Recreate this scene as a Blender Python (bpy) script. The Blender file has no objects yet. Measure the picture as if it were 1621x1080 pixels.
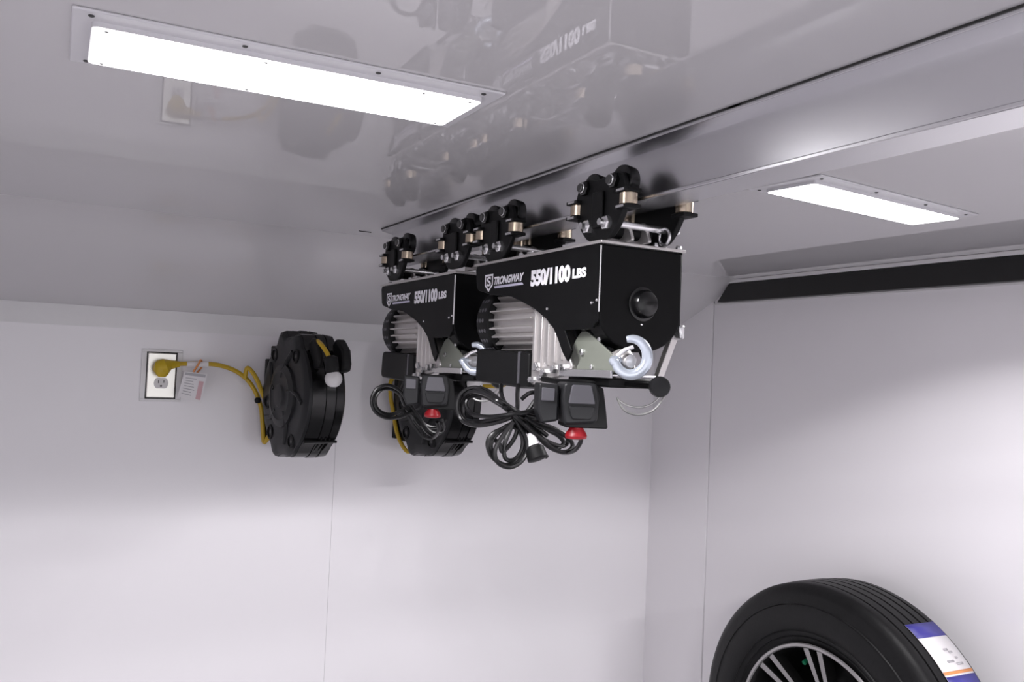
import bpy, math, random
from mathutils import Vector, Matrix
random.seed(3)
S = bpy.context.scene
COL = S.collection
PI = math.pi

# ------------------------------------------------------------------ camera
# world axes: +Y runs along the overhead beam to the front wall, +X to the right wall, Z up;
# the camera stands at the origin, 0.31 m under the ceiling
FPX, YAW, PITCH, ROLL = 1416.08, 0.49575, 0.03589, 0.04221
fw = Vector((math.sin(YAW)*math.cos(PITCH), math.cos(YAW)*math.cos(PITCH), math.sin(PITCH)))
r0 = Vector((math.cos(YAW), -math.sin(YAW), 0)); u0 = r0.cross(fw)
rt = r0*math.cos(ROLL) + u0*math.sin(ROLL); up = -r0*math.sin(ROLL) + u0*math.cos(ROLL)
cd = bpy.data.cameras.new('camera'); cam = bpy.data.objects.new('camera', cd); COL.objects.link(cam)
cd.sensor_width = 36; cd.lens = FPX*36/1621; cd.clip_start = .02; cd.clip_end = 50
cam.matrix_world = Matrix(((rt.x, up.x, -fw.x, 0), (rt.y, up.y, -fw.y, 0), (rt.z, up.z, -fw.z, 0), (0, 0, 0, 1)))
S.camera = cam

# ------------------------------------------------------------------ world and exposure
w = bpy.data.worlds.new('world'); S.world = w; w.use_nodes = True
w.node_tree.nodes['Background'].inputs[0].default_value = (.97, .97, 1, 1)
w.node_tree.nodes['Background'].inputs[1].default_value = 1.75   # daylight, let in by the open rear end
S.view_settings.view_transform = 'Standard'; S.view_settings.look = 'None'
S.view_settings.gamma = 1; S.view_settings.use_curve_mapping = False
S.view_settings.exposure = 0.0
LENS_GLOW = 8.0        # radiance of a fixture's diffuser
LED_WATT = 2.9         # each LED cluster of a fixture
LED_CONE = 2*math.radians(70)
REAR_WATT = 7.3        # wider beamed fixtures of the rear rows
REAR_CONE = 2*math.radians(77.6)

# ------------------------------------------------------------------ materials
def mat(name, col, rough=.5, metal=0., ior=1.5, bump=0, bscale=30, vary=0, vscale=8, stretch=(1, 1, 1), rvary=0, spec=None, coat=0, aniso=0):
    m = bpy.data.materials.new(name); m.use_nodes = True
    n = m.node_tree.nodes; l = m.node_tree.links; b = n['Principled BSDF']
    b.inputs['Base Color'].default_value = (*col, 1); b.inputs['Roughness'].default_value = rough
    b.inputs['Metallic'].default_value = metal; b.inputs['IOR'].default_value = ior
    if spec is not None: b.inputs['Specular IOR Level'].default_value = spec
    if aniso:
        b.inputs['Anisotropic'].default_value = aniso
        cx = n.new('ShaderNodeCombineXYZ'); cx.inputs[2].default_value = 1; cx.inputs[1].default_value = .2; l.new(cx.outputs[0], b.inputs['Tangent'])
    if coat: b.inputs['Coat Weight'].default_value = coat; b.inputs['Coat Roughness'].default_value = .06
    if bump or vary or rvary:
        tc = n.new('ShaderNodeTexCoord'); mp = n.new('ShaderNodeMapping'); mp.inputs['Scale'].default_value = stretch
        l.new(tc.outputs['Object'], mp.inputs['Vector'])
        nz = n.new('ShaderNodeTexNoise'); nz.inputs['Scale'].default_value = vscale; nz.inputs['Detail'].default_value = 5
        l.new(mp.outputs[0], nz.inputs['Vector'])
        if vary:
            mx = n.new('ShaderNodeMix'); mx.data_type = 'RGBA'
            mx.inputs['A'].default_value = (*[c*(1-vary) for c in col], 1); mx.inputs['B'].default_value = (*[min(1, c*(1+vary)) for c in col], 1)
            l.new(nz.outputs['Fac'], mx.inputs['Factor']); l.new(mx.outputs['Result'], b.inputs['Base Color'])
        if rvary:
            mr = n.new('ShaderNodeMapRange'); mr.inputs['To Min'].default_value = max(0.02, rough-rvary); mr.inputs['To Max'].default_value = rough+rvary
            l.new(nz.outputs['Fac'], mr.inputs['Value']); l.new(mr.outputs[0], b.inputs['Roughness'])
        if bump:
            n2 = n.new('ShaderNodeTexNoise'); n2.inputs['Scale'].default_value = bscale; n2.inputs['Detail'].default_value = 2
            l.new(mp.outputs[0], n2.inputs['Vector'])
            bp = n.new('ShaderNodeBump'); bp.inputs['Strength'].default_value = bump; bp.inputs['Distance'].default_value = .01
            l.new(n2.outputs['Fac'], bp.inputs['Height']); l.new(bp.outputs[0], b.inputs['Normal'])
    return m
def emis(name, col, s):
    m = bpy.data.materials.new(name); m.use_nodes = True; n = m.node_tree.nodes; b = n['Principled BSDF']
    b.inputs['Base Color'].default_value = (.9, .9, .9, 1); b.inputs['Emission Color'].default_value = (*col, 1); b.inputs['Emission Strength'].default_value = s
    return m
M = dict(
    ceil=mat('glossy_white_ceiling', (.70, .685, .70), .014, ior=1.5, bump=.002, bscale=3.0),
    wall=mat('white_wall_panel', (.86, .84, .865), .10, ior=1.45, bump=.07, bscale=6.0),
    cove=mat('white_cove', (.70, .685, .70), .12, bump=.02, bscale=4),
    trim=mat('white_trim', (.78, .77, .78), .3, vary=.03, vscale=20),
    blackbar=mat('black_rail', (.012, .012, .012), .35, vary=.2, vscale=12),
    floor=mat('grey_floor', (.22, .22, .23), .45, vary=.15, vscale=60),
    beam=mat('brushed_aluminium', (.78, .78, .80), .27, 1.0, vary=.012, vscale=8, stretch=(1, .1, 5), rvary=.008, aniso=.8),
    joint=mat('panel_joint', (.86, .84, .865), .5, vary=.03),
    seam_shade=mat('dark_seam_and_gap_shade', (.03, .03, .03), .7, vary=.2),  # dark colour for seams and slots, also for shade painted into gaps
    lampframe=mat('lamp_frame', (.74, .73, .76), .35, vary=.02),
    lens=emis('lamp_diffuser', (1, .98, 1), LENS_GLOW),
    screw=mat('screw_dark', (.10, .10, .10), .4, .7, vary=.2),
    black=mat('black_powder_coat', (.004, .0041, .0044), .40, vary=.15, vscale=40, spec=.12),
    matblack=mat('matt_black_plastic', (.006, .0062, .0066), .5, vary=.15, vscale=30, spec=.22),
    glossblack=mat('gloss_black_plastic', (.004, .004, .0045), .22, vary=.1, vscale=20, spec=.4),
    dkgrey=mat('charcoal_plastic', (.014, .0145, .016), .42, vary=.12, vscale=40, spec=.3),
    grey=mat('grey_plastic', (.085, .083, .095), .45, vary=.1, vscale=30),
    cable=mat('black_cable', (.005, .005, .0055), .3, vary=.1, vscale=40),
    alu=mat('cast_aluminium', (.62, .60, .59), .38, .75, vary=.12, vscale=30, rvary=.1),
    zinc=mat('zinc_plate', (.70, .70, .71), .25, .9, vary=.1, vscale=40, rvary=.08),
    steelplate=mat('satin_steel_plate', (.70, .68, .64), .28, .9, vary=.05, vscale=10, rvary=.05),
    hook=mat('pale_blue_hook', (.62, .68, .76), .22, .55, vary=.06, vscale=30),
    green=mat('grey_green_plate', (.22, .235, .20), .42, .25, vary=.06, vscale=30),
    brass=mat('brass_roller', (.56, .47, .36), .25, .9, vary=.1, vscale=30),
    red=mat('red_button', (.24, .003, .008), .4, vary=.1),
    white=mat('white_print', (.86, .85, .90), .5, vary=.02),
    lilac=mat('pale_print', (.62, .60, .74), .5, vary=.02),
    yellow=mat('yellow_cord', (.52, .34, .015), .45, vary=.1, vscale=40),
    yplug=mat('yellow_plug', (.55, .38, .01), .4, vary=.1, vscale=40),
    ivory=mat('white_receptacle', (.78, .77, .78), .35, vary=.02),
    paper=mat('paper_tag', (.78, .76, .77), .6, vary=.03),
    pink=mat('tag_red_print', (.62, .40, .42), .6, vary=.1),
    ink=mat('tag_grey_print', (.42, .41, .43), .6, vary=.1),
    ball=mat('white_ball', (.72, .71, .71), .45, vary=.05),
    rubber=mat('tyre_rubber', (.008, .008, .0085), .45, vary=.25, vscale=30, bump=.05, bscale=120, spec=.25),
    wheelblk=mat('gloss_black_wheel', (.006, .006, .006), .2, vary=.1),
    machined=mat('machined_face', (.40, .39, .39), .3, .9, vary=.05, rvary=.05),
    blue=mat('sticker_blue', (.055, .05, .30), .4, vary=.1),
    orange=mat('sticker_orange', (.75, .30, .10), .4, vary=.1),
    greenled=mat('green_cap', (.01, .22, .10), .3, vary=.1),
    rope=mat('steel_rope', (.35, .35, .34), .35, .8, vary=.2, vscale=80),
)

# ------------------------------------------------------------------ mesh helpers
class MB:
    def __init__(s): s.v = []; s.f = []
    def add(s, v, f):
        o = len(s.v); s.v += [tuple(q) for q in v]; s.f += [tuple(i+o for i in q) for q in f]; return s
    def box(s, x0, x1, y0, y1, z0, z1):
        v = [(x, y, z) for z in (z0, z1) for y in (y0, y1) for x in (x0, x1)]
        return s.add(v, [(0, 2, 3, 1), (4, 5, 7, 6), (0, 1, 5, 4), (2, 6, 7, 3), (0, 4, 6, 2), (1, 3, 7, 5)])
    def prism(s, pts, a, b, ax='x'):
        # outline pts extruded from a to b along the axis; pts are the two other coordinates in xyz order
        mk = {'x': lambda p, t: (t, p[0], p[1]), 'y': lambda p, t: (p[0], t, p[1]), 'z': lambda p, t: (p[0], p[1], t)}[ax]
        n = len(pts)
        area = sum(pts[i][0]*pts[(i+1) % n][1]-pts[(i+1) % n][0]*pts[i][1] for i in range(n))
        if (area < 0) != (ax == 'y'): pts = pts[::-1]
        if a > b: a, b = b, a
        v = [mk(p, a) for p in pts]+[mk(p, b) for p in pts]
        return s.add(v, [tuple(range(n-1, -1, -1)), tuple(range(n, 2*n))]+[(i, (i+1) % n, n+(i+1) % n, n+i) for i in range(n)])
    def rings(s, rings, cap=True, close=False):
        n = len(rings[0]); v = [q for r in rings for q in r]; f = []
        m = len(rings)
        for k in range(m if close else m-1):
            a, b = k*n, ((k+1) % m)*n
            f += [(a+i, a+(i+1) % n, b+(i+1) % n, b+i) for i in range(n)]
        if cap and not close: f += [tuple(range(n-1, -1, -1)), tuple(range((m-1)*n, m*n))]
        return s.add(v, f)
    def lathe(s, prof, org, axis, n=32, close=False):
        # prof: (radius, distance along axis)
        a = Vector(axis).normalized(); t = Vector((0, 0, 1)) if abs(a.z) < .9 else Vector((1, 0, 0))
        e1 = t.cross(a).normalized(); e2 = a.cross(e1); o = Vector(org)
        return s.rings([[o+a*d+(e1*math.cos(2*PI*i/n)+e2*math.sin(2*PI*i/n))*r for i in range(n)] for r, d in prof], close=close)
    def cyl(s, p, q, r, n=16, r2=None):
        p, q = Vector(p), Vector(q)
        return s.lathe([(r, 0), (r if r2 is None else r2, (q-p).length)], p, q-p, n)
    def tube(s, path, r, n=8, close=False):
        P = [Vector(q) for q in path]; m = len(P); rr = r if isinstance(r, (list, tuple)) else [r]*m
        T = []
        for i in range(m):
            a = P[(i-1) % m] if (close or i > 0) else P[i]; b = P[(i+1) % m] if (close or i < m-1) else P[i]
            T.append((b-a).normalized())
        e = T[0].orthogonal().normalized(); R = []
        for i in range(m):
            e = (e-T[i]*e.dot(T[i])).normalized(); g = T[i].cross(e)
            R.append([P[i]+(e*math.cos(2*PI*k/n)+g*math.sin(2*PI*k/n))*rr[i] for k in range(n)])
        return s.rings(R, close=close)
    def ball(s, c, r, n=16, sq=(1, 1, 1)):
        c = Vector(c); R = []
        for j in range(1, n//2):
            t = PI*j/(n//2)
            R.append([c+Vector((math.cos(2*PI*i/n)*math.sin(t)*sq[0], math.sin(2*PI*i/n)*math.sin(t)*sq[1], -math.cos(t)*sq[2]))*r for i in range(n)])
        return s.rings(R)
    def hexn(s, p, axis, r, h, n=6):
        p = Vector(p); return s.lathe([(r, 0), (r, h*.8), (r*.82, h)], p, axis, n)
    def move(s, d): s.v = [(a+d[0], b+d[1], c+d[2]) for a, b, c in s.v]; return s

def smoothpath(P, k=8, close=False):
    P = [Vector(q) for q in P]; n = len(P); out = []
    for i in range(n if close else n-1):
        g = lambda j: P[j % n] if close else P[max(0, min(n-1, j))]
        a, b, c, d = g(i-1), g(i), g(i+1), g(i+2)
        for t in range(k):
            t /= k; out.append(.5*((2*b)+(c-a)*t+(2*a-5*b+4*c-d)*t*t+(3*b-a-3*c+d)*t**3))
    if not close: out.append(P[-1])
    return out

def rounded(pts, r, k=4):
    out = []; n = len(pts)
    for i in range(n):
        a, b, c = Vector(pts[i-1]), Vector(pts[i]), Vector(pts[(i+1) % n])
        d1, d2 = (a-b), (c-b); rr = min(r, d1.length*.45, d2.length*.45)
        p, q = b+d1.normalized()*rr, b+d2.normalized()*rr
        for j in range(k+1):
            t = j/k; out.append(tuple(p*(1-t)**2+b*2*t*(1-t)+q*t*t))
    return out

def link(name, me, parent=None):
    o = bpy.data.objects.new(name, me); COL.objects.link(o)
    if parent: o.parent = parent
    return o
def obj(name, mb, m, parent=None, bevel=0, smooth=35, seg=2, label=None):
    me = bpy.data.meshes.new(name); me.from_pydata(mb.v, [], mb.f); me.update()
    me.materials.append(M[m])
    if smooth:
        me.shade_smooth(); me.set_sharp_from_angle(angle=math.radians(smooth))
    o = link(name, me, parent)
    if bevel:
        b = o.modifiers.new('bevel', 'BEVEL'); b.width = bevel; b.segments = seg; b.limit_method = 'ANGLE'; b.angle_limit = math.radians(40); b.harden_normals = False
    if label: o['label'] = label
    return o
def tag(o, label, cat, group=None, kind=None):
    o['label'] = label; o['category'] = cat
    if group: o['group'] = group
    if kind: o['kind'] = kind
    return o
def empty(name, loc, rz=0):
    o = bpy.data.objects.new(name, None); COL.objects.link(o); o.location = loc; o.rotation_euler = (0, 0, rz); o.empty_display_size = .05
    return o
def struct(name, mb, m, label, cat, bevel=0, smooth=35):
    o = obj(name, mb, m, None, bevel, smooth); o['kind'] = 'structure'; o['label'] = label; o['category'] = cat; return o
def copy_tree(o, parent=None):
    c = o.copy(); COL.objects.link(c); c.parent = parent
    for ch in list(o.children): copy_tree(ch, c)
    return c
def textmesh(name, body, m, parent, mw, wid, hei, shear=0, off=.0, ext=.0006):
    # flat lettering fitted to a box wid x hei; mw maps (right, up, out) from the lower-left corner to parent space
    c = bpy.data.curves.new(name, 'FONT'); c.body = body; c.shear = shear; c.offset = off; c.resolution_u = 3; c.space_character = .94
    t = bpy.data.objects.new(name, c); COL.objects.link(t)
    bpy.context.view_layer.update()
    me = bpy.data.meshes.new_from_object(t.evaluated_get(bpy.context.evaluated_depsgraph_get()))
    bpy.data.objects.remove(t); bpy.data.curves.remove(c)
    xs = [v.co.x for v in me.vertices]; ys = [v.co.y for v in me.vertices]
    x0, x1, y0, y1 = min(xs), max(xs), min(ys), max(ys)
    for v in me.vertices: v.co = mw @ Vector(((v.co.x-x0)/(x1-x0)*wid, (v.co.y-y0)/(y1-y0)*hei, ext))
    me.materials.clear(); me.materials.append(M[m])
    return link(name, me, parent)

# ------------------------------------------------------------------ the room
CZ = .309; YA = 2.427; XC = 1.88; XL = -.47; YB = -4.2; FZ = -1.66
struct('floor', MB().box(XL-.05, XC+.05, YB-.05, YA+.05, FZ-.05, FZ), 'floor', 'grey floor of the trailer', 'floor')
struct('ceiling', MB().box(XL-.05, XC+.05, YB-.05, YA+.05, CZ, CZ+.04), 'ceil', 'glossy white ceiling mirroring the hoists', 'ceiling')

def panelled(name, label, backing, panels):
    o = struct(name, backing, 'joint', label, 'wall')
    for p in panels: obj('panel', p, 'wall', o, .0003, 35, 1)
    return o
g = .00025
SX = .768
panelled('wall_front', 'white panelled front wall behind the hoists', MB().box(XL-.05, XC+.05, YA+.006, YA+.05, FZ, CZ+.03),
         [MB().box(XL, SX-g, YA, YA+.006, FZ, CZ), MB().box(SX+g, XC, YA, YA+.006, FZ, CZ)])
# narrow corner panel, slightly turned, then the long right-hand panel
panelled('wall_right', 'white panelled right wall behind the spare wheel', MB().box(XC+.008, XC+.05, YB-.05, YA+.006, FZ, CZ+.03),
         [MB().prism([(1.862, YA), (XC-.002, 2.158), (XC+.008, 2.158), (XC+.008, YA)], FZ, CZ, 'z'),
          MB().box(XC, XC+.008, .72, 2.155, FZ, CZ), MB().box(XC, XC+.008, -.50, .717, FZ, CZ),
          MB().box(XC, XC+.008, -1.72, -.503, FZ, CZ), MB().box(XC, XC+.008, -2.94, -1.723, FZ, CZ), MB().box(XC, XC+.008, YB, -2.943, FZ, CZ)])
panelled('wall_left', 'white left wall of the trailer', MB().box(XL-.05, XL-.008, YB-.05, YA+.006, FZ, CZ+.03),
         [MB().box(XL-.008, XL, a, a+1.2, FZ, CZ) for a in (1.22, .017, -1.186, -2.389, -3.592)])

# coved joint of ceiling and front wall
cv = [(2.02, .309), (2.07, .297), (2.12, .273), (2.16, .249), (2.22, .219), (2.29, .188), (2.36, .155), (YA, .122)]
struct('trim_1', MB().prism(cv+[(YA, .309)], XL, XC-.0005, 'x'), 'cove', 'pale grey sloping cove between ceiling and front wall', 'cove', 0, 60)
struct('trim_2', MB().box(XL, 1.86, YA-.0015, YA, .071, .1215), 'trim', 'thin white strip along the foot of the cove', 'trim')
def cove_y(z):
    for (y0, z0), (y1, z1) in zip(cv, cv[1:]):
        if z1 <= z <= z0: return y0+(z0-z)/(z0-z1)*(y1-y0)
struct('trim_3', MB().prism([(YB, .2985), (cove_y(.2985), .2985), (2.022, .3085), (YB, .3085)], 1.846, XC, 'x'), 'trim', 'thin white strip above the black rail', 'trim', .001)
struct('trim_4', MB().prism([(YB, .243), (2.112, .243), (2.062, .298), (YB, .298)], 1.850, XC, 'x'), 'blackbar', 'black rail along the top of the right wall', 'rail', .002)
struct('trim_5', MB().box(1.874, XC, YB, 2.16, .2385, .243), 'trim', 'thin white bead under the black rail', 'trim')

# ------------------------------------------------------------------ overhead beam
XW = .706; BZ = .227; BY0, BY1 = YB+.02, 1.885
bm = empty('ceiling_beam', (XW, BY1, BZ)); tag(bm, 'brushed metal I-beam running along the ceiling carrying both hoists', 'beam')
L = BY0-BY1; H = CZ-BZ
obj('top_flange', MB().prism([(-.028, H-.001), (.028, H-.001), (.028, H-.006), (.003, H-.011), (-.003, H-.011), (-.028, H-.006)], L, 0, 'y'), 'beam', bm, .0008)
obj('bottom_flange', MB().prism([(-.028, 0), (.028, 0), (.028, .005), (.003, .010), (-.003, .010), (-.028, .005)], L, 0, 'y'), 'beam', bm, .0012)
obj('web', MB().box(-.0028, .0028, L, 0, .0095, H-.0105), 'beam', bm)
obj('beam_gap_shade', MB().box(-.0295, -.0275, L, -1.02-.10, H-.0022, H-.0002).box(-.0295, -.0275, -1.02-.12, 0, H-.0022, H-.0002), 'seam_shade', bm, label='dark strip painted as shade in the gap between beam and ceiling')  # dark strips paint the shade where the beam meets the ceiling
obj('seam', MB().box(-.058, -.029, .066, .068, H-.0016, H+.0002), 'seam_shade', bm, label='short dark seam in the ceiling at the beam end')

# ------------------------------------------------------------------ ceiling lamps
def lamp(x, y, rz, l, wd, label, watt=LED_WATT, cone=LED_CONE, blend=.14):
    t = empty('ceiling_light', (x, y, CZ), rz); tag(t, label, 'ceiling light', 'ceiling lights')
    fl, fw_ = l/2+.018, wd/2+.024
    fr = obj('frame', MB().box(-fl, fl, -fw_, fw_, -.0032, 0), 'lampframe', t, .0015)
    obj('diffuser', MB().prism([(-l/2, -wd/2+.004), (-l/2+.004, -wd/2), (l/2-.004, -wd/2), (l/2, -wd/2+.004), (l/2, wd/2-.004), (l/2-.004, wd/2), (-l/2+.004, wd/2), (-l/2, wd/2-.004)], -.0090, -.0082, 'z'), 'lens', t)
    obj('bezel', MB().prism(rounded([(-l/2-.001, -wd/2-.001), (l/2+.001, -wd/2-.001), (l/2+.001, wd/2+.001), (-l/2-.001, wd/2+.001)], .005), -.0083, -.003, 'z'), 'lampframe', t)
    for sx in (-1, -.32, .36, .97):
        for sy in (-1, 1):
            obj('screw', MB().lathe([(.0028, 0), (.0028, .001), (.0018, .0016)], (sx*(l/2+.002), sy*(wd/2+.013), -.003), (0, 0, -1), 10), 'screw', fr)
    for sx in (-.47, -.1, .33, .47):
        for sy in (-1, 1):
            obj('lens_screw', MB().lathe([(.0020, 0), (.0020, .0012)], (sx*l, sy*(wd/2-.006), -.0085), (0, 0, -1), 8), 'screw', fr)
    for k in range(5):
        ld = bpy.data.lights.new('led', 'SPOT'); ld.energy = watt; ld.spot_size = cone; ld.spot_blend = blend; ld.shadow_soft_size = .008; ld.color = (1, .975, 1)
        o = bpy.data.objects.new('led', ld); COL.objects.link(o); o.parent = t; o.location = ((k-2)*l*.2, 0, -.020)
    return t
lamp(.2347, .9512, -.0209, .3936, .1137, 'long glowing ceiling light on the left of the beam')
lamp(1.2084, 1.0175, .10, .395, .090, 'glowing ceiling light to the right of the beam')
for i, y in enumerate((-.40, -1.90)):
    lamp(.22, y, 0, .394, .11, 'ceiling light behind the viewer on the left of the beam, %s' % ('nearer', 'farther')[i], REAR_WATT, REAR_CONE, .04)
    lamp(1.21, y, 0, .394, .11, 'ceiling light behind the viewer on the right of the beam, %s' % ('nearer', 'farther')[i], REAR_WATT, REAR_CONE, .04)

# ------------------------------------------------------------------ unprojection of measured points (pixel at a chosen depth Y) into the room
def at(px, py, Y):
    d = fw+rt*((px-810.5)/FPX)-up*((py-540)/FPX)
    return d*(Y/d.y)

# ------------------------------------------------------------------ hoists
HK = 1.028; XH = .722; HY, HZ = .948*HK, .1708*HK
def build_hoist(root):
    # local frame: x across the beam, y away from the gear end (0) to the motor end, z down from the mounting plate (0)
    side = [(.0004, 0), (.357, 0), (.361, -.006), (.355, -.034), (.348, -.040), (.30, -.0495), (.265, -.053), (.235, -.056), (.2, -.066), (.165, -.077), (.13, -.093), (.108, -.108), (.096, -.122), (.083, -.140), (.070, -.152), (.060, -.137), (.080, -.110), (.012, -.109), (.0004, -.098)]
    c = obj('side_cover', MB().prism(side, -.0668, -.063, 'x'), 'black', root, .0008, 30)
    obj('side_cover', MB().prism(side, .063, .066, 'x'), 'black', root, .0008, 30)
    obj('cover_end', MB().prism([(-.063, -.001), (.063, -.001), (.063, -.036), (-.063, -.036)], .350, .3535, 'y'), 'black', root)
    obj('inner_fold', MB().box(-.0635, .0635, .012, .352, -.012, -.001), 'black', root)
    # U-shaped gear end
    u = [(-.0655, -.001), (.0655, -.001), (.0655, -.088)]
    for k in range(1, 14):
        a = PI*k/14; u.append((.0655*math.cos(a), -.088-.049*math.sin(a)))
    u.append((-.0655, -.088))
    e = obj('end_cover', MB().prism(u, 0, .030, 'y'), 'black', root, .0022, 30, 3)
    obj('knob', MB().lathe([(.0225, 0), (.0225, -.0015), (.019, -.002), (.0185, -.008), (.016, -.0125), (.010, -.0150), (.003, -.0155)], (.002, 0, -.0735), (0, 1, 0), 32), 'glossblack', e)
    obj('edge_highlight', MB().cyl((-.0662, -.0003, -.003), (-.0662, -.0003, -.088), .0011, 8), 'zinc', e, label='bright strip painted as the corner highlight')  # silver rod stands in for the highlight along the fold
    obj('rivet', MB().lathe([(.0016, 0), (.001, -.0012)], (.002, 0, -.1005), (0, 1, 0), 8), 'zinc', e)
    for y, z in ((.128, -.079), (.016, -.076), (.004, -.073)):
        obj('rivet', MB().ball((-.0668, y, z), .0022, 8), 'zinc', c)
    # mounting plate with its bolts
    mp = obj('mounting_plate', MB().box(-.0685, .0685, -.004, .366, 0, .0042), 'alu', root, .0008)
    for x, y in ((-.058, .10), (-.058, .225), (-.058, .335), (.05, .02), (.058, -.001), (.02, -.001), (.062, .05)):
        obj('bolt_head', MB().hexn((x, y, .004), (0, 0, 1), .0042, .005), 'zinc', mp)
    obj('slot_clip', MB().box(-.066, -.056, .178, .196, .004, .009), 'zinc', mp, .002)
    # gearbox casting, motor, fan cover
    cast = [(.19, -.060), (.15, -.080), (.12, -.098), (.10, -.122), (.087, -.142), (.076, -.158), (.086, -.170), (.12, -.176), (.175, -.186), (.19, -.186)]
    gb = obj('gearbox_casting', MB().prism(cast, -.054, .054, 'x'), 'alu', root, .003, 30)
    m_ = MB()
    for k in range(5): m_.box(-.057, -.053, .100+k*.019, .105+k*.019, -.150-.004*k, -.118+.010*k)
    obj('casting_ribs', m_, 'alu', gb, .001)
    for y, z, r in ((.166, -.160, .007), (.145, -.168, .006), (.118, -.163, .0065), (.155, -.176, .005), (.098, -.160, .005), (.180, -.179, .005)):
        obj('bolt_head', MB().hexn((-.054, y, z), (-1, 0, 0), r, .008), 'zinc', gb)
    MZ, MR = -.088, .047
    mo = obj('motor', MB().cyl((0, .185, MZ), (0, .345, MZ), MR, 40), 'alu', root)
    f_ = MB()
    for k in range(26):
        a = 2*PI*k/26; cc, ss = math.cos(a), math.sin(a); t = .0020
        q = [(MR-.002, -t), (.0575, -t*.6), (.0575, t*.6), (MR-.002, t)]
        f_.prism([(r*cc-o*ss, MZ+r*ss+o*cc) for r, o in q], .192, .325, 'y')
    obj('cooling_fins', f_, 'alu', mo, 0, 30)['kind'] = 'stuff'
    fc = obj('fan_cover', MB().lathe([(.050, .328), (.0585, .330), (.0595, .334), (.0595, .364), (.056, .372), (.046, .376), (.012, .377)], (0, 0, MZ), (0, 1, 0), 40), 'matblack', root)
    v_ = MB()
    for k in range(22):
        a = 2*PI*k/22; d = Vector((math.cos(a), 0, math.sin(a)))
        for yy in (.339, .348, .357): v_.hexn(Vector((0, yy+.004*(k % 2), MZ))+d*.0588, d, .0034, .0012)
    obj('vent_holes', v_, 'grey', fc)['kind'] = 'stuff'
    # electrical box under the motor
    eb = obj('electrical_box', MB().prism(rounded([(.222, -.139), (.362, -.133), (.366, -.186), (.222, -.192)], .012), -.058, .018, 'x'), 'matblack', root, .003)
    obj('box_rim', MB().prism(rounded([(.2165, -.138), (.222, -.138), (.222, -.193), (.2165, -.193)], .002), -.0585, .0185, 'x'), 'grey', eb)
    obj('box_end', MB().prism(rounded([(.190, -.140), (.2165, -.138), (.2165, -.192), (.190, -.190)], .004), -.058, .018, 'x'), 'matblack', eb, .002)
    # rope drum inside the opening, lower guide bar
    dr = obj('rope_drum', MB().lathe([(.046, .035), (.046, .040), (.038, .0405), (.038, .092), (.046, .0925), (.046, .098)], (0, 0, -.09), (0, 1, 0), 32), 'dkgrey', root)
    r_ = [(math.cos(t*.5)*.0395, .043+t*.0005, -.09+math.sin(t*.5)*.0395) for t in range(96)]
    obj('rope', MB().tube(r_, .0022, 6), 'rope', dr)
    gp = obj('guide_plate', MB().box(-.054, .030, .002, .108, -.170, -.1665), 'zinc', root, .001)
    obj('guide_lip', MB().box(-.056, -.053, -.018, .108, -.172, -.162), 'zinc', gp, .0008)
    obj('support_strut', MB().prism([(.040, -.170), (.050, -.170), (.074, -.112), (.064, -.108)], .012, .022, 'y'), 'alu', root, .001)
    obj('support_strut', MB().prism([(.062, -.098), (.073, -.096), (.073, -.116), (.066, -.117)], -.003, .020, 'y'), 'zinc', root, .003)
    lb = obj('limit_lever', MB().tube(smoothpath([(-.056, .150, -.1775), (-.056, .10, -.180), (-.05, .05, -.1785), (-.02, 0, -.179), (.02, -.012, -.180)]), .0042, 8), 'black', root)
    obj('limit_switch_box', MB().box(-.046, .03, -.002, .10, -.184, -.171), 'matblack', lb, .003)
    # rope block with its hook, pulled right up against the drum
    tri = rounded([(.062, -.104), (.100, -.150), (.090, -.166), (-.016, -.166), (-.022, -.148)], .022, 5)
    pb = obj('hook_block', MB().prism(tri, -.050, -.047, 'x'), 'green', root, .0008, label='grey green cheek plates of the hook block')
    obj('cheek_plate', MB().prism(tri, -.024, -.021, 'x'), 'green', pb, .0008)
    obj('pulley', MB().lathe([(.026, -.047), (.029, -.045), (.022, -.036), (.029, -.026), (.026, -.024)], (0, .050, -.137), (1, 0, 0), 28), 'dkgrey', pb)
    obj('axle_pin', MB().hexn((-.050, .058, -.139), (-1, 0, 0), .0045, .004), 'zinc', pb)
    for y, z in ((.018, -.122), (.034, -.158), (.082, -.158)): obj('plate_bolt', MB().hexn((-.050, y, z), (-1, 0, 0), .0032, .003), 'zinc', pb)
    obj('swivel', MB().lathe([(.013, .012), (.013, .004), (.0155, .002), (.0155, -.006), (.011, -.010), (.0085, -.020)], (-.036, -.012, -.1495), (0, 1, 0), 20), 'alu', pb)
    # hook: plane turned a little off the beam line
    h = Vector((.79, -.61, 0)); z = Vector((0, 0, 1)); hc = Vector((-.0395, -.036, -.1440))
    P = [Vector((-.036, -.018, -.149)), hc-h*.0215+z*-.005]
    for k in range(0, 13):
        a = math.radians(205+k*(262/12)); P.append(hc+h*(0.0205*math.cos(a))+z*(.0225*math.sin(a)))
    R = [.0056, .0058]+[.0060, .0063, .0066, .0069, .0071, .0072, .0072, .0070, .0067, .0063, .0058, .0052, .0040]
    sp = smoothpath(P, 4); rr = []
    for i in range(len(sp)):
        t = i/4; k = min(len(R)-2, int(t)); rr.append(R[k]+(R[k+1]-R[k])*(t-k))
    hk = obj('hook', MB().tube(sp, rr, 12), 'hook', root, label='pale bluish steel lifting hook')
    obj('safety_latch', MB().tube([hc-h*.017+z*.0, hc-h*.008+z*.008, hc+h*.003+z*.0125], .0028, 8), 'zinc', hk)
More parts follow.
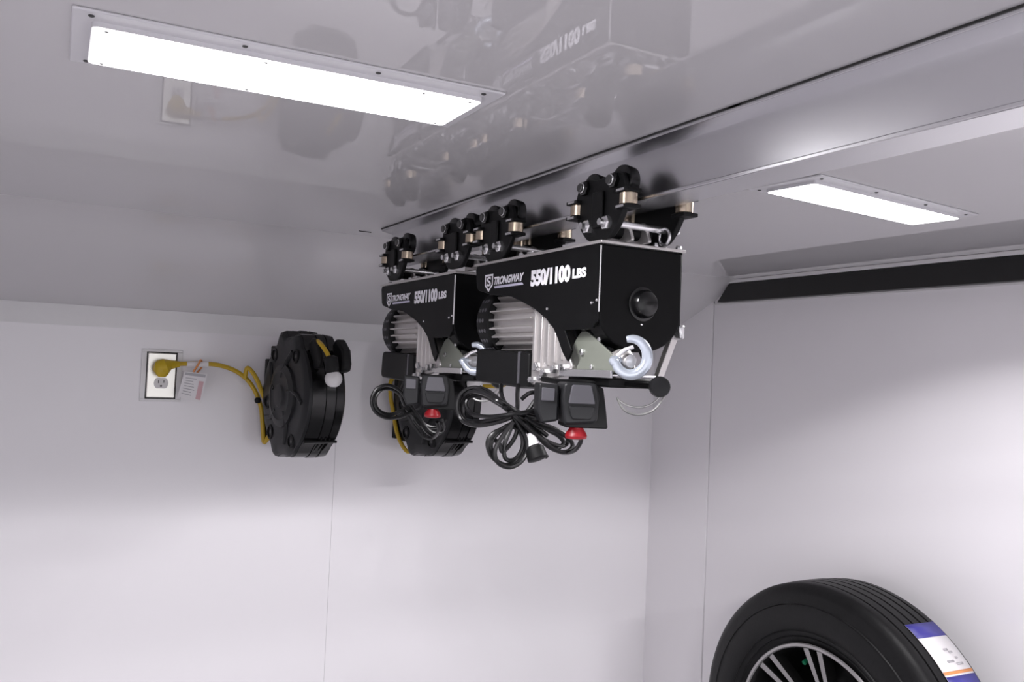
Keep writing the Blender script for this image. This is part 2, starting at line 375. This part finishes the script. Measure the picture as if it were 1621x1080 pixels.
    # limit weight with its wire loop, trip ring
    obj('limit_weight', MB().lathe([(.006, 0), (.0125, .001), (.0135, .004), (.0135, .010), (.0125, .013), (.005, .014)], (.010, -.030, -.181), (-.5, -1, .1), 24), 'dkgrey', root)
    o = Vector((-.012, -.022, -.186))
    obj('wire_loop', MB().tube(smoothpath([o+h*a+z*b for a, b in ((-.030, -.012), (-.015, -.020), (.003, -.021), (.018, -.014), (.028, .000), (.026, .012))]), .0012, 6), 'rope', root)
    obj('wire_loop', MB().tube(smoothpath([o+h*a+z*b for a, b in ((-.030, -.010), (-.020, -.026), (-.002, -.031), (.016, -.025), (.027, -.012), (.032, .002))]), .0016, 6), 'rope', root)
    # lettering on the camera-side cover
    mw = lambda y, zz: Matrix.Translation((-.0670, y, zz)) @ Matrix(((0, 0, -1, 0), (-1, 0, 0, 0), (0, 1, 0, 0), (0, 0, 0, 1)))
    textmesh('capacity_text', '550/1100', 'white', c, mw(.177, -.0450), .108, .0240, 0, .058)
    textmesh('capacity_text', 'LBS', 'white', c, mw(.064, -.0415), .034, .0135, 0, .058)
    textmesh('logo_text', 'TRONGWAY', 'white', c, mw(.293, -.0345), .096, .0125, .25, .045)
    obj('logo_bar', MB().prism([(.293, -.0365), (.203, -.0365), (.199, -.0400), (.290, -.0400)], -.0676, -.0668, 'x'), 'lilac', c)
    sh = [(.325, -.0165), (.297, -.0165), (.297, -.034), (.311, -.0445), (.325, -.034)]
    ins = [(.3215, -.0195), (.3005, -.0195), (.3005, -.0325), (.311, -.0400), (.3215, -.0325)]
    rg = MB(); n = len(sh)
    vs = [(-.0674, *p) for p in sh]+[(-.0674, *p) for p in ins]
    rg.add(vs, [(i, (i+1) % n, n+(i+1) % n, n+i) for i in range(n)])
    obj('logo_shield', rg, 'white', c, 0, 0)
    textmesh('logo_text', 'S', 'white', c, mw(.3185, -.0355), .0150, .0150, 0, .03)

h2 = empty('electric_hoist', (XH, HY, HZ)); h2.scale = (HK, HK, HK); tag(h2, 'nearer black electric hoist with white lettering, rounded gear end and round knob', 'hoist', 'electric hoists on the beam')
build_hoist(h2)
h1 = copy_tree(h2); h1.name = 'electric_hoist'; h1.location = (XH, HY+.442*HK, HZ-.004)
h1['label'] = 'farther black electric hoist half hidden behind the nearer one'

# ------------------------------------------------------------------ beam trolleys (two carry each hoist)
def build_trolley(root):
    # local origin: beam centre line, flange underside
    for s in (-1, 1):
        X = .046*s
        pl = obj('side_plate', MB().prism(rounded([(-.050, .036), (-.034, .041), (-.012, .036), (.012, .036), (.034, .041), (.050, .036), (.060, .014), (.056, -.012), (.042, -.032), (.026, -.046), (-.026, -.046), (-.042, -.032), (-.056, -.012), (-.060, .014)], .008, 3), X-.004, X+.004, 'x'), 'matblack', root, .0015)
        for y in (-.034, .034):
            wh = obj('wheel', MB().lathe([(.014, 0), (.0215, .001), (.0225, .004), (.0205, .017), (.012, .018)], (X-.004*s, y, .0275), (-s, 0, 0), 28), 'glossblack', root)
            obj('axle_bolt', MB().hexn((X+.003*s, y, .0275), (s, 0, 0), .0105, .008), 'glossblack', wh)
            obj('axle_end', MB().lathe([(.0062, 0), (.0062, .005), (.005, .006)], (X+.010*s, y, .0275), (s, 0, 0), 14), 'screw', wh)
            obj('axle_washer', MB().lathe([(.0058, 0), (.0072, .0008), (.0072, .002), (.0058, .0028)], (X+.0105*s, y, .0275), (s, 0, 0), 14, True), 'zinc', wh)
        for y in (-.058, .058):
            br = obj('roller_bracket', MB().box(X-.012, X+.012, y-.0135, y+.0135, -.0125, -.0075).box(X-.012, X+.012, y-.0135, y+.0135, .0085, .0135).box(X-.003, X+.003, y*.78-.008, y*.78+.008, -.0115, .0125), 'matblack', root, .001)
            obj('guide_roller', MB().lathe([(.0100, -.0075), (.0118, -.0065), (.0118, .0075), (.0100, .0085)], (X-.001*s, y, 0), (0, 0, 1), 20), 'brass', br)
            obj('bracket_highlight', MB().box(X+.0115*s, X+.0128*s, y-.0085, y+.0085, -.0118, -.0085).box(X+.0115*s, X+.0128*s, y-.0085, y+.0085, .0095, .0125), 'zinc', br)  # pale strips stand in for highlights on the bracket ends
        obj('stiffener', MB().box(X+.004*s, X+.009*s, -.012, .012, -.030, .018), 'matblack', root, .002)
        for y in (-.022, .022):
            nt = obj('nut', MB().hexn((X+.004*s, y, -.026), (s, 0, 0), .0095, .008), 'zinc', root)
            obj('rod_end', MB().cyl((X+.010*s, y, -.026), (X+.019*s, y, -.026), .0045, 12), 'zinc', nt)
    for y in (-.022, .022):
        obj('cross_rod', MB().cyl((-.042, y, -.026), (.042, y, -.026), .005, 14), 'zinc', root)
    obj('spacer_tube', MB().cyl((-.030, 0, -.030), (.030, 0, -.030), .0115, 20), 'matblack', root)
    # lug down to the hoist plate
    for s in (-1, 1):
        obj('lug', MB().prism(rounded([(-.030, -.0465), (.030, -.0465), (.016, -.018), (-.016, -.018)], .006, 3), .014*s-.0025, .014*s+.0025, 'x'), 'alu', root, .0008)
    obj('shackle_ring', MB().tube([(.036+.0*math.cos(a), -.030+.011*math.cos(a), -.036+.011*math.sin(a)) for a in [2*PI*k/20 for k in range(20)]], .0022, 8, True), 'zinc', root)
TL = {(.022, 0): 'beam trolley above the gear end of the nearer hoist', (.312, 0): 'beam trolley above the motor end of the nearer hoist',
      (.022, 1): 'beam trolley above the gear end of the farther hoist', (.312, 1): 'beam trolley above the motor end of the farther hoist, last on the beam'}
t0 = None
for (dy, k), lab in TL.items():
    if t0 is None:
        t0 = empty('beam_trolley', (XW, 0, BZ)); build_trolley(t0); t = t0
    else:
        t = copy_tree(t0); t.name = 'beam_trolley'
    t.location = (XW, HY+(dy+.442*k)*HK-.012, BZ); tag(t, lab, 'trolley', 'black beam trolleys')

# ------------------------------------------------------------------ pendant controls with their cables
CR = .0032
def pendant(base, label, cables, plug):
    # base: position of the top centre of the handset
    t = empty('pendant_control', base, 0); tag(t, label, 'remote control', 'hoist pendant controls'); B = Vector(base)
    rz = Matrix.Rotation(-.40, 3, 'Z')
    def rot(mb): mb.v = [tuple(rz @ Vector(q)) for q in mb.v]; return mb
    hs = obj('handset', rot(MB().prism(rounded([(-.024, 0), (.020, 0), (.024, -.018), (.022, -.052), (-.022, -.056), (-.026, -.020)], .006), -.020, .05, 'y')), 'dkgrey', t, .003)
    obj('front_panel', rot(MB().prism(rounded([(-.014, -.003), (.012, -.003), (.018, -.028), (-.018, -.028)], .003), -.0235, -.0195, 'y')), 'grey', hs, .001)
    obj('rocker_switch', rot(MB().prism(rounded([(-.018, -.031), (.018, -.031), (.013, -.048), (-.013, -.048)], .004), -.0245, -.0195, 'y')), 'dkgrey', hs, .001)
    ls = obj('cable_clamp', rot(MB().prism(rounded([(-.056, -.002), (-.028, -.004), (-.028, -.052), (-.050, -.056), (-.056, -.04)], .004), -.006, .045, 'y')), 'dkgrey', t, .003)
    obj('clamp_face', rot(MB().prism(rounded([(-.052, -.008), (-.034, -.009), (-.034, -.026), (-.052, -.026)], .002), -.0085, -.0055, 'y')), 'grey', ls, .001)
    obj('rubber_cover', rot(MB().prism(rounded([(.018, -.002), (.030, -.006), (.034, -.030), (.038, -.060), (-.02, -.060), (-.02, -.050), (.018, -.050)], .003), -.012, .052, 'y')), 'matblack', t, .002)
    rb = obj('stop_button', MB().lathe([(.009, 0), (.010, .004), (.0135, .009), (.0150, .013), (.0140, .0165), (.007, .018)], (-.003, 0, -.058), (0, 0, -1), 28), 'red', t, label='red mushroom stop button')
    for c in cables:
        obj('cable', MB().tube([q-B for q in smoothpath(c, 7)], CR, 8), 'cable', t)
    if plug:
        a, b = Vector(plug[0])-B, Vector(plug[1])-B; d = (b-a)
        pg = obj('plug', MB().lathe([(.006, 0), (.010, .2*d.length), (.0135, .3*d.length), (.0145, .95*d.length), (.011, d.length)], a, d, 20), 'matblack', t)
        obj('plug_collar', MB().lathe([(.0085, -.014), (.0085, .004)], a, d, 16), 'paper', pg)
    return t

def P(Y, *pts):   # points of a cable lying near the plane Y; a third value moves a point along Y
    return [at(q[0], q[1], Y+(q[2] if len(q) > 2 else 0)) for q in pts]
base2 = at(918, 606, 1.012)
Y2 = 1.09
cab2 = [
    P(Y2, (918, 688, -.075), (919, 700, -.06), (908, 714, -.03), (888, 716), (868, 704), (846, 684), (826, 664), (808, 648), (786, 634), (762, 622, .05), (742, 622, .08), (731, 640, .1), (734, 662, .1), (752, 668, .07), (785, 664, .02), (815, 656), (850, 655), (872, 650, -.01)),
    P(Y2, (868, 650), (842, 656), (816, 658), (780, 668, .03), (745, 672, .08), (727, 655, .1), (728, 632, .1), (744, 617, .09), (768, 622, .05), (794, 640), (822, 662), (852, 690), (880, 705), (896, 704), (897, 690), (876, 678), (846, 668), (818, 656)),
    P(Y2, (793, 610, .1), (794, 625, .05), (800, 640, .02), (812, 654), (824, 672), (830, 692), (826, 716), (812, 734), (795, 735), (778, 722), (772, 702), (780, 687), (798, 678), (818, 668), (836, 650), (848, 634), (862, 628), (872, 636)),
    P(Y2, (820, 610, .08), (819, 625, .04), (819, 645, .01), (816, 662), (806, 684), (798, 706), (800, 726), (814, 728), (826, 712), (826, 690), (812, 676), (790, 684), (777, 704), (784, 728), (804, 737), (822, 726), (830, 706)),
    P(Y2, (826, 632, .01), (840, 622), (858, 625), (870, 640), (866, 656), (845, 664), (822, 668), (800, 676), (782, 690), (776, 708)),
    P(Y2, (850, 668), (866, 680), (884, 690), (892, 702), (878, 711), (862, 698), (846, 680), (832, 668), (838, 684), (846, 698)),
    P(Y2-.012, (858, 646), (836, 652), (810, 656), (776, 660, .03), (748, 656, .08), (738, 642, .1), (744, 629, .1), (764, 627, .08), (790, 640, .04), (814, 658), (838, 680), (864, 700)),
    P(Y2-.008, (870, 662), (846, 660), (820, 652), (792, 634, .03), (770, 618, .07), (748, 614, .09), (730, 624, .1), (724, 644, .1), (732, 666, .09), (756, 674, .06), (790, 668, .02), (818, 660), (842, 672), (866, 690)),
    P(Y2-.010, (812, 668), (796, 690), (784, 712), (788, 732), (806, 740), (824, 732), (834, 714), (832, 694), (822, 676), (812, 660)),
    P(Y2-.012, (830, 660), (852, 674), (878, 682), (900, 694), (906, 708), (892, 716), (870, 708), (850, 690), (832, 670)),
    P(Y2, (778, 694), (790, 702), (795, 715), (806, 706), (816, 690), (820, 672)),
    P(Y2, (866, 724), (850, 704), (836, 684), (820, 664), (808, 652)),
]
pendant(base2, 'grey handset with red stop button and tangled black cable under the nearer hoist', cab2, (at(843, 703, Y2-.01), at(852, 728, Y2-.02)))
base1 = at(690, 594, 1.46)
Y1 = 1.54
cab1 = [
    P(Y1, (692, 668, -.06), (694, 682, -.04), (684, 694), (668, 690), (656, 676), (646, 660), (636, 650), (618, 658), (602, 654), (592, 640), (592, 624), (604, 614), (622, 617), (636, 628), (644, 645), (652, 664)),
    P(Y1, (648, 640), (632, 652), (614, 656), (598, 648), (594, 632), (603, 618), (618, 616), (630, 622), (640, 636), (655, 655), (672, 672), (690, 676), (706, 664)),
    P(Y1, (640, 606, .02), (634, 622), (640, 640), (650, 655), (664, 668), (676, 684), (690, 690), (702, 680), (700, 664)),
    P(Y1, (660, 608, .02), (655, 625), (652, 645), (654, 662), (664, 676)),
    P(Y1-.01, (652, 652), (634, 660), (612, 662), (594, 652), (588, 634), (596, 616), (614, 610), (632, 618), (644, 634), (660, 656), (680, 682), (698, 686)),
    P(Y1, (700, 642), (720, 640), (740, 632), (756, 618), (762, 612)),
]
pendant(base1, 'grey handset with red stop button and black cable loops under the farther hoist', cab1, None)

# ------------------------------------------------------------------ cord reels on the front wall
def build_reel(root):
    # local frame: reel axis along x (the flat face looks to -x), wall on +y; origin at the reel centre
    R = .150
    def outline(k):
        o = []
        for i in range(64):
            a = 2*PI*i/64; c, s = math.cos(a), math.sin(a); r = R*k
            d = math.degrees(a) % 360
            # flats and lugs of the moulded shell: top pair, bottom pair
            for m_, h_, wd in ((105, .022, 9), (68, .016, 12), (250, .018, 10), (290, .008, 12), (178, .008, 9)):
                e = abs((d-m_+180) % 360-180)
                if e < wd: r += h_*k*(1-(e/wd)**2)
            o.append((r*c, r*s))
        return o
    W = .052
    A = MB().rings([[(x, -y, z) for y, z in outline(k)] for x, k in ((-W, .80), (-W+.001, .90), (-W+.007, .965), (-.038, .975), (-.0375, .975))])
    sh = obj('face_shell', A, 'dkgrey', root, 0, 28)
    B = MB().rings([[(x, -y, z) for y, z in outline(k)] for x, k in ((-.0378, .95), (-.0375, .985), (-.004, .99), (-.0035, .975), (-.003, .975), (-.0025, 1.0), (.018, 1.0), (.019, .985), (.022, .985), (.023, 1.0), (W-.008, .985), (W-.002, .93), (W, .80))])
    obj('back_shell', B, 'glossblack', root, 0, 28)
    # raised boss, ring and screw recesses on the face
    obj('face_boss', MB().lathe([(.080, .004), (.078, -.006), (.060, -.010), (.056, -.008), (.030, -.009), (.026, -.013), (.004, -.014)], (-W, 0, 0), (1, 0, 0), 40), 'dkgrey', sh)
    for k in range(5):
        a = math.radians(20+k*72); c, s = math.cos(a), math.sin(a)
        obj('face_rib', MB().tube([(-W-.005+.002*j, c*(.045+.022*j)-s*.010*j*j*.5, s*(.045+.022*j)+c*.010*j*j*.5) for j in range(4)], .006, 8), 'dkgrey', sh)
    for y, z in ((-.070, .098), (-.064, -.108), (.066, .100), (.07, -.095), (.098, -.02)):
        rc = obj('screw_boss', MB().lathe([(.019, .004), (.018, -.006), (.013, -.007), (.0125, -.002), (.0005, -.002)], (-W+.004, y, z), (1, 0, 0), 20), 'matblack', sh)
        obj('screw', MB().lathe([(.006, 0), (.005, -.003), (.0005, -.0035)], (-W+.003, y, z), (1, 0, 0), 10), 'screw', rc)
    # cord mouth on the rim, rim seams
    obj('cord_mouth', MB().prism([(-.115, .060), (-.152, .066), (-.157, .085), (-.148, .118), (-.112, .146), (-.09, .13)], .030, .056, 'x'), 'matblack', root, .006)
    obj('cord_mouth', MB().prism([(-.115, .066), (-.150, .072), (-.156, .090), (-.146, .122), (-.108, .145), (-.09, .13)], -.030, -.018, 'x'), 'matblack', root, .004)
    for k in range(3):
        obj('rim_rib', MB().tube([(.004+.011*k, -.151*math.cos(math.radians(d)), .151*math.sin(math.radians(d))) for d in range(-75, -38, 6)], .0022, 6), 'glossblack', root)
    obj('rim_rib', MB().cyl((-.036, -.110, -.106), (.046, -.110, -.106), .0035, 8), 'glossblack', root)
    # swivel bracket to the wall
    bk = obj('wall_bracket', MB().prism([(.045, -.158), (.125, -.125), (.178, -.125), (.178, .125), (.125, .125), (.045, .165), (.045, .150), (.110, .105), (.110, -.105), (.030, -.140)], -.020, .020, 'x'), 'matblack', root, .003)
    obj('bracket_plate', MB().box(-.030, .030, .168, .190, -.12, .09), 'matblack', bk, .003)
    return R
PHI = .136
def reel(loc, label, extras):
    r = empty('cord_reel', loc, PHI); tag(r, label, 'cord reel', 'wall-mounted cord reels'); build_reel(r)
    inv = (Matrix.Translation(loc) @ Matrix.Rotation(PHI, 4, 'Z')).inverted()
    L_ = lambda pts: [inv @ Vector(q) for q in pts]
    extras(r, L_)
    return r
YR = 2.228
def ex1(r, L_):
    cr = .0058
    Y = 2.385
    cd_ = obj('supply_cord', MB().tube(smoothpath(L_([at(268, 577, 2.40), at(290, 576, 2.395), at(318, 576, 2.39), at(345, 578, 2.385), at(372, 587, Y), at(392, 602, Y), at(405, 622, Y), at(413, 645, Y), at(416, 675, Y), at(418, 700, 2.39), at(426, 690, 2.37)]), 7), cr, 8), 'yellow', r, label='yellow supply cord')
    obj('cord_loop', MB().tube(smoothpath(L_([at(388, 600, 2.375), at(391, 583, 2.37), at(400, 590, 2.365), at(409, 606, 2.36), at(416, 625, 2.36), at(424, 640, 2.35)]), 7), cr, 8), 'yellow', r)
    obj('cord_clip', MB().ball(tuple(L_([at(408, 634, 2.37)])[0]), .009, 10), 'matblack', r)
    pg = obj('plug', MB().tube(L_([at(249, 584, 2.404), at(254, 583, 2.394), at(262, 580, 2.388), at(270, 577.5, 2.395), at(284, 576.5, 2.395)]), [.013, .021, .020, .012, .0075], 16), 'yplug', r, label='yellow right-angle plug')
    obj('plug_grip', MB().ball(tuple(L_([at(257, 584, 2.385)])[0]), .019, 14, (1, .6, 1.2)), 'yplug', pg)
    # paper tag hung on the cord
    q = [at(292, 588, 2.372), at(328, 592, 2.366), at(319, 638, 2.372), at(281, 628, 2.380)]
    qq = L_(q); nrm = (qq[1]-qq[0]).cross(qq[3]-qq[0]).normalized()
    if nrm.y > 0: nrm = -nrm
    tg = obj('warning_tag', MB().add(qq+[v-nrm*.0008 for v in qq], [(0, 3, 2, 1), (4, 5, 6, 7), (0, 1, 5, 4), (1, 2, 6, 5), (2, 3, 7, 6), (3, 0, 4, 7)]), 'paper', r, 0, 0, label='white paper warning tag')
    bil = lambda u, v: (qq[0]*(1-u)+qq[1]*u)*(1-v)+(qq[3]*(1-u)+qq[2]*u)*v
    def patch(n, u0, u1, v0, v1, m):
        a = [bil(u, v)+nrm*.0006 for u, v in ((u0, v0), (u1, v0), (u1, v1), (u0, v1))]
        obj(n, MB().add(a, [(0, 1, 2, 3)]), m, tg, 0, 0)
    patch('printed_band', .05, .95, .03, .13, 'ink')
    for k in range(7): patch('printed_line', .12+.03*(k % 2), .60-.08*((k*3) % 4)*.5, .22+k*.1, .25+k*.1, 'ink')
    patch('printed_panel', .72, .92, .28, .92, 'pink')
    obj('tag_tie', MB().tube(smoothpath(L_([at(306, 589, 2.37), at(314, 577, 2.374), at(318, 570, 2.385), at(320, 580, 2.395), at(312, 590, 2.385)]), 5), .0025, 6), 'orange', tg)
    obj('tag_sleeve', MB().tube(L_([at(296, 577, 2.393), at(330, 577, 2.388)]), .0072, 12), 'paper', tg)
def ex_out(dx):
    def f(r, L_):
        s = lambda px, py, Y: at(px, py, Y)+Vector((dx, 0, 0))
        obj('outlet_cord', MB().tube(smoothpath(L_([s(503, 540, 2.11), s(509, 546, 2.075), s(516, 556, 2.06), s(521, 566, 2.05)]), 6), .0052, 8), 'yellow', r)
        a, b = L_([s(523, 563, 2.05), s(527, 592, 2.045)])
        obj('strain_relief', MB().lathe([(.008, 0), (.0165, .006), (.0165, .036), (.013, .044)], a, b-a, 20), 'matblack', r)
        obj('ball_stop', MB().ball(tuple(L_([s(528, 600, 2.043)])[0]), .0205, 20), 'ball', r, label='white ball stop on the cord')
    return f
loc1 = at(479, 627, YR)
def ex_first(r, L_): ex1(r, L_); ex_out(0)(r, L_)
reel(loc1, 'black cord reel beside the wall outlet, plugged in with a yellow cord', ex_first)
loc2 = at(692, 636, YR); loc2.z = loc1.z
def ex_second(r, L_):
    ex_out(loc2.x-loc1.x)(r, L_)
    obj('supply_cord', MB().tube(smoothpath(L_([at(770, 600, 2.38), at(800, 606, 2.385), at(790, 612, 2.38), at(760, 612, 2.37), at(720, 620, 2.37), at(650, 590, 2.37), at(621, 600, 2.375), at(618, 625, 2.375), at(622, 650, 2.38), at(630, 690, 2.38), at(645, 715, 2.37), at(660, 705, 2.36)]), 6), .0058, 8), 'yellow', r, label='yellow supply cord')
reel(loc2, 'black cord reel mostly hidden behind the farther hoist', ex_second)

# ------------------------------------------------------------------ wall outlet
oc = at(255, 594.5, YA); ot = empty('wall_outlet', (oc.x, YA, oc.z)); tag(ot, 'duplex wall outlet with steel cover plate holding a yellow plug', 'outlet')
fr = MB()
for a, b, c_, d in ((-.049, .049, .0595, .066), (-.049, .049, -.066, -.0595), (-.049, -.0365, -.0595, .0595), (.0365, .049, -.0595, .0595)): fr.box(a, b, -.005, 0, c_, d)
obj('surround', fr, 'trim', ot, .001)
obj('plate_gap_shade', MB().box(-.0365, .0365, -.0015, 0, -.0595, .0595), 'seam_shade', ot)  # dark sheet behind the plate paints the shade around its edge
pl = obj('cover_plate', MB().prism(rounded([(-.0345, -.057), (.0345, -.057), (.0345, .057), (-.0345, .057)], .003), -.0075, -.0015, 'y'), 'steelplate', ot, .003, 35, 3)
for z in (.0195, -.0195):
    rc = obj('receptacle', MB().prism([(.0172*math.cos(2*PI*k/28), max(-.0135, min(.0135, .0172*math.sin(2*PI*k/28)))+z) for k in range(28)], -.0092, -.007, 'y'), 'ivory', ot, .0006)
    sl = [MB().box(-.0075, -.0052, -.0094, -.009, z-.000, z+.008), MB().box(.0052, .0072, -.0094, -.009, z+.001, z+.008), MB().lathe([(.0026, 0), (.0026, .0004)], (0, -.009, z-.007), (0, -1, 0), 12)]
    for q in sl: obj('slot', q, 'seam_shade', rc)
obj('plate_screw', MB().lathe([(.0032, 0), (.0026, .0015)], (0, -.0075, 0), (0, -1, 0), 12), 'zinc', pl)

# ------------------------------------------------------------------ spare wheel on the right wall
WX, WY, WZ, WR, RR = 1.714, 1.478, -.838, .380, .236
sw = empty('spare_wheel', (WX, WY, WZ)); tag(sw, 'spare wheel with black tyre and blue and white sticker on its tread', 'wheel')
prof = [(RR-.012, -.070), (RR+.004, -.080), (RR+.014, -.083), (RR+.030, -.091), (RR+.055, -.0965), (.315, -.096), (.340, -.091), (.352, -.0885), (.3565, -.0875), (.366, -.083), (.374, -.076), (.3775, -.068)]
gro = [(-.052, .004), (-.026, .0045), (0.0, .004), (.026, .0045), (.052, .004)]
tread = []
for gx, gw in gro:
    rr_ = WR-.0032*abs(gx/.07)**2
    tread += [(rr_, gx-gw/2-.0008), (rr_-.007, gx-gw/2+.0003), (rr_-.007, gx+gw/2-.0003), (rr_, gx+gw/2+.0008)]
full = prof+tread+[(r, -d) for r, d in prof[::-1]]+[(RR-.014, .05), (RR-.014, -.05)]
ty = obj('tyre', MB().lathe(full, (0, 0, 0), (1, 0, 0), 128, True), 'rubber', sw, 0, 32)
for r_, h_ in ((RR+.020, .0015), (RR+.034, .0012), (.330, .0012)):
    x_ = -.087 if r_ < .26 else (-.0925 if r_ < .3 else -.0935)
    obj('sidewall_rib', MB().lathe([(r_-.002, x_), (r_, x_-h_-.001), (r_+.002, x_), (r_, x_+.004)], (0, 0, 0), (1, 0, 0), 96, True), 'rubber', ty)
rim = obj('rim', MB().lathe([(RR+.006, -.0815), (RR+.004, -.0865), (RR-.004, -.0865), (RR-.008, -.080), (RR-.016, -.06), (RR-.030, .06), (RR-.010, .075), (RR-.002, .075), (RR-.004, .05), (RR-.010, -.05)], (0, 0, 0), (1, 0, 0), 96, True), 'wheelblk', sw)
obj('rim_lip', MB().lathe([(RR+.0055, -.0860), (RR+.003, -.0885), (RR-.003, -.0885), (RR-.0055, -.0860)], (0, 0, 0), (1, 0, 0), 96, True), 'machined', rim)
dk = obj('wheel_disc', MB().lathe([(.0005, -.040), (.075, -.046), (.08, -.02), (RR-.03, .04), (RR-.025, .05), (.07, 0), (.0005, 0)], (0, 0, 0), (1, 0, 0), 64), 'wheelblk', sw)
for k in range(4):
    for ao, ai in ((40, 66), (51, 74), (81, 104), (91, 112)):
        ao_, ai_ = math.radians(ao+90*k), math.radians(ai+90*k)
        po = Vector((0, math.cos(ao_), math.sin(ao_)))*(RR-.006); pi_ = Vector((0, math.cos(ai_), math.sin(ai_)))*.075
        d = (po-pi_).normalized(); nn = Vector((0, -d.z, d.y)); v = []
        for q, wd, x in ((pi_, .0075, -.062), (pi_*.5+po*.5, .0055, -.069), (po, .0075, -.084)):
            v += [q-nn*wd+Vector((x, 0, 0)), q+nn*wd+Vector((x, 0, 0)), q+nn*wd*1.3+Vector((x+.03, 0, 0)), q-nn*wd*1.3+Vector((x+.03, 0, 0))]
        f = [(0, 1, 5, 4), (4, 5, 9, 8)]; fo = [(1, 2, 6, 5), (5, 6, 10, 9), (2, 3, 7, 6), (6, 7, 11, 10), (3, 0, 4, 7), (7, 4, 8, 11), (0, 3, 2, 1), (8, 9, 10, 11)]
        sp_ = obj('spoke', MB().add(v, f+fo), 'wheelblk', rim, 0, 20)
        sp_.data.materials.append(M['machined'])
        for pi in (0, 1): sp_.data.polygons[pi].material_index = 1
obj('hub_cap', MB().lathe([(.062, -.044), (.060, -.075), (.052, -.084), (.02, -.090), (.001, -.0905)], (0, 0, 0), (1, 0, 0), 40), 'wheelblk', sw)
for k in range(6):
    a = math.radians(k*60+38)
    obj('lug_nut', MB().hexn((-.044, .07*math.cos(a), .07*math.sin(a)), (-1, 0, 0), .010, .022), 'machined', dk)
obj('valve_cap', MB().cyl((-.060, .062, .182), (-.050, .063, .187), .0055, 10), 'greenled', rim, label='green valve cap')
# wall mount
mt = obj('wall_mount', MB().box(XC-WX-.008, XC-WX, -.10, .10, -.10, .10).box(.0, XC-WX-.008, -.03, .03, -.03, .03), 'matblack', sw, .003)
# sticker wrapped on the tread: angles measured from -Y upwards
def wrap(name, a0, a1, x0, x1, m, par, lift=.0016):
    n = max(2, int(abs(a1-a0)/2)+1); v = []; f = []
    for i in range(n+1):
        a = math.radians(a0+(a1-a0)*i/n)
        for x in (x0, x1):
            r = WR-.0032*abs(x/.07)**2+lift; v.append((x, -r*math.cos(a), r*math.sin(a)))
    for i in range(n): f.append((2*i, 2*i+1, 2*i+3, 2*i+2))
    o = obj(name, MB().add(v, f), m, par, 0, 60); s = o.modifiers.new('thick', 'SOLIDIFY'); s.thickness = .0006; s.offset = 0
    return o
st = wrap('tread_sticker', 61, 30, -.028, .066, 'paper', ty); st['label'] = 'white paper tyre sticker with blue bands'
wrap('sticker_band', 61, 55.2, -.028, .066, 'blue', st, .0022)
wrap('sticker_band', 43.2, 42.2, -.028, .066, 'orange', st, .0022)
wrap('sticker_band', 41.6, 34, -.028, .066, 'blue', st, .0022)
for a, x, l_ in ((50.5, .020, .012), (49.5, .030, .01), (46.5, .006, .02), (45.5, .03, .02), (47.5, .038, .006)):
    wrap('sticker_print', a, a-.7, x, x+l_, 'ink', st, .0022)
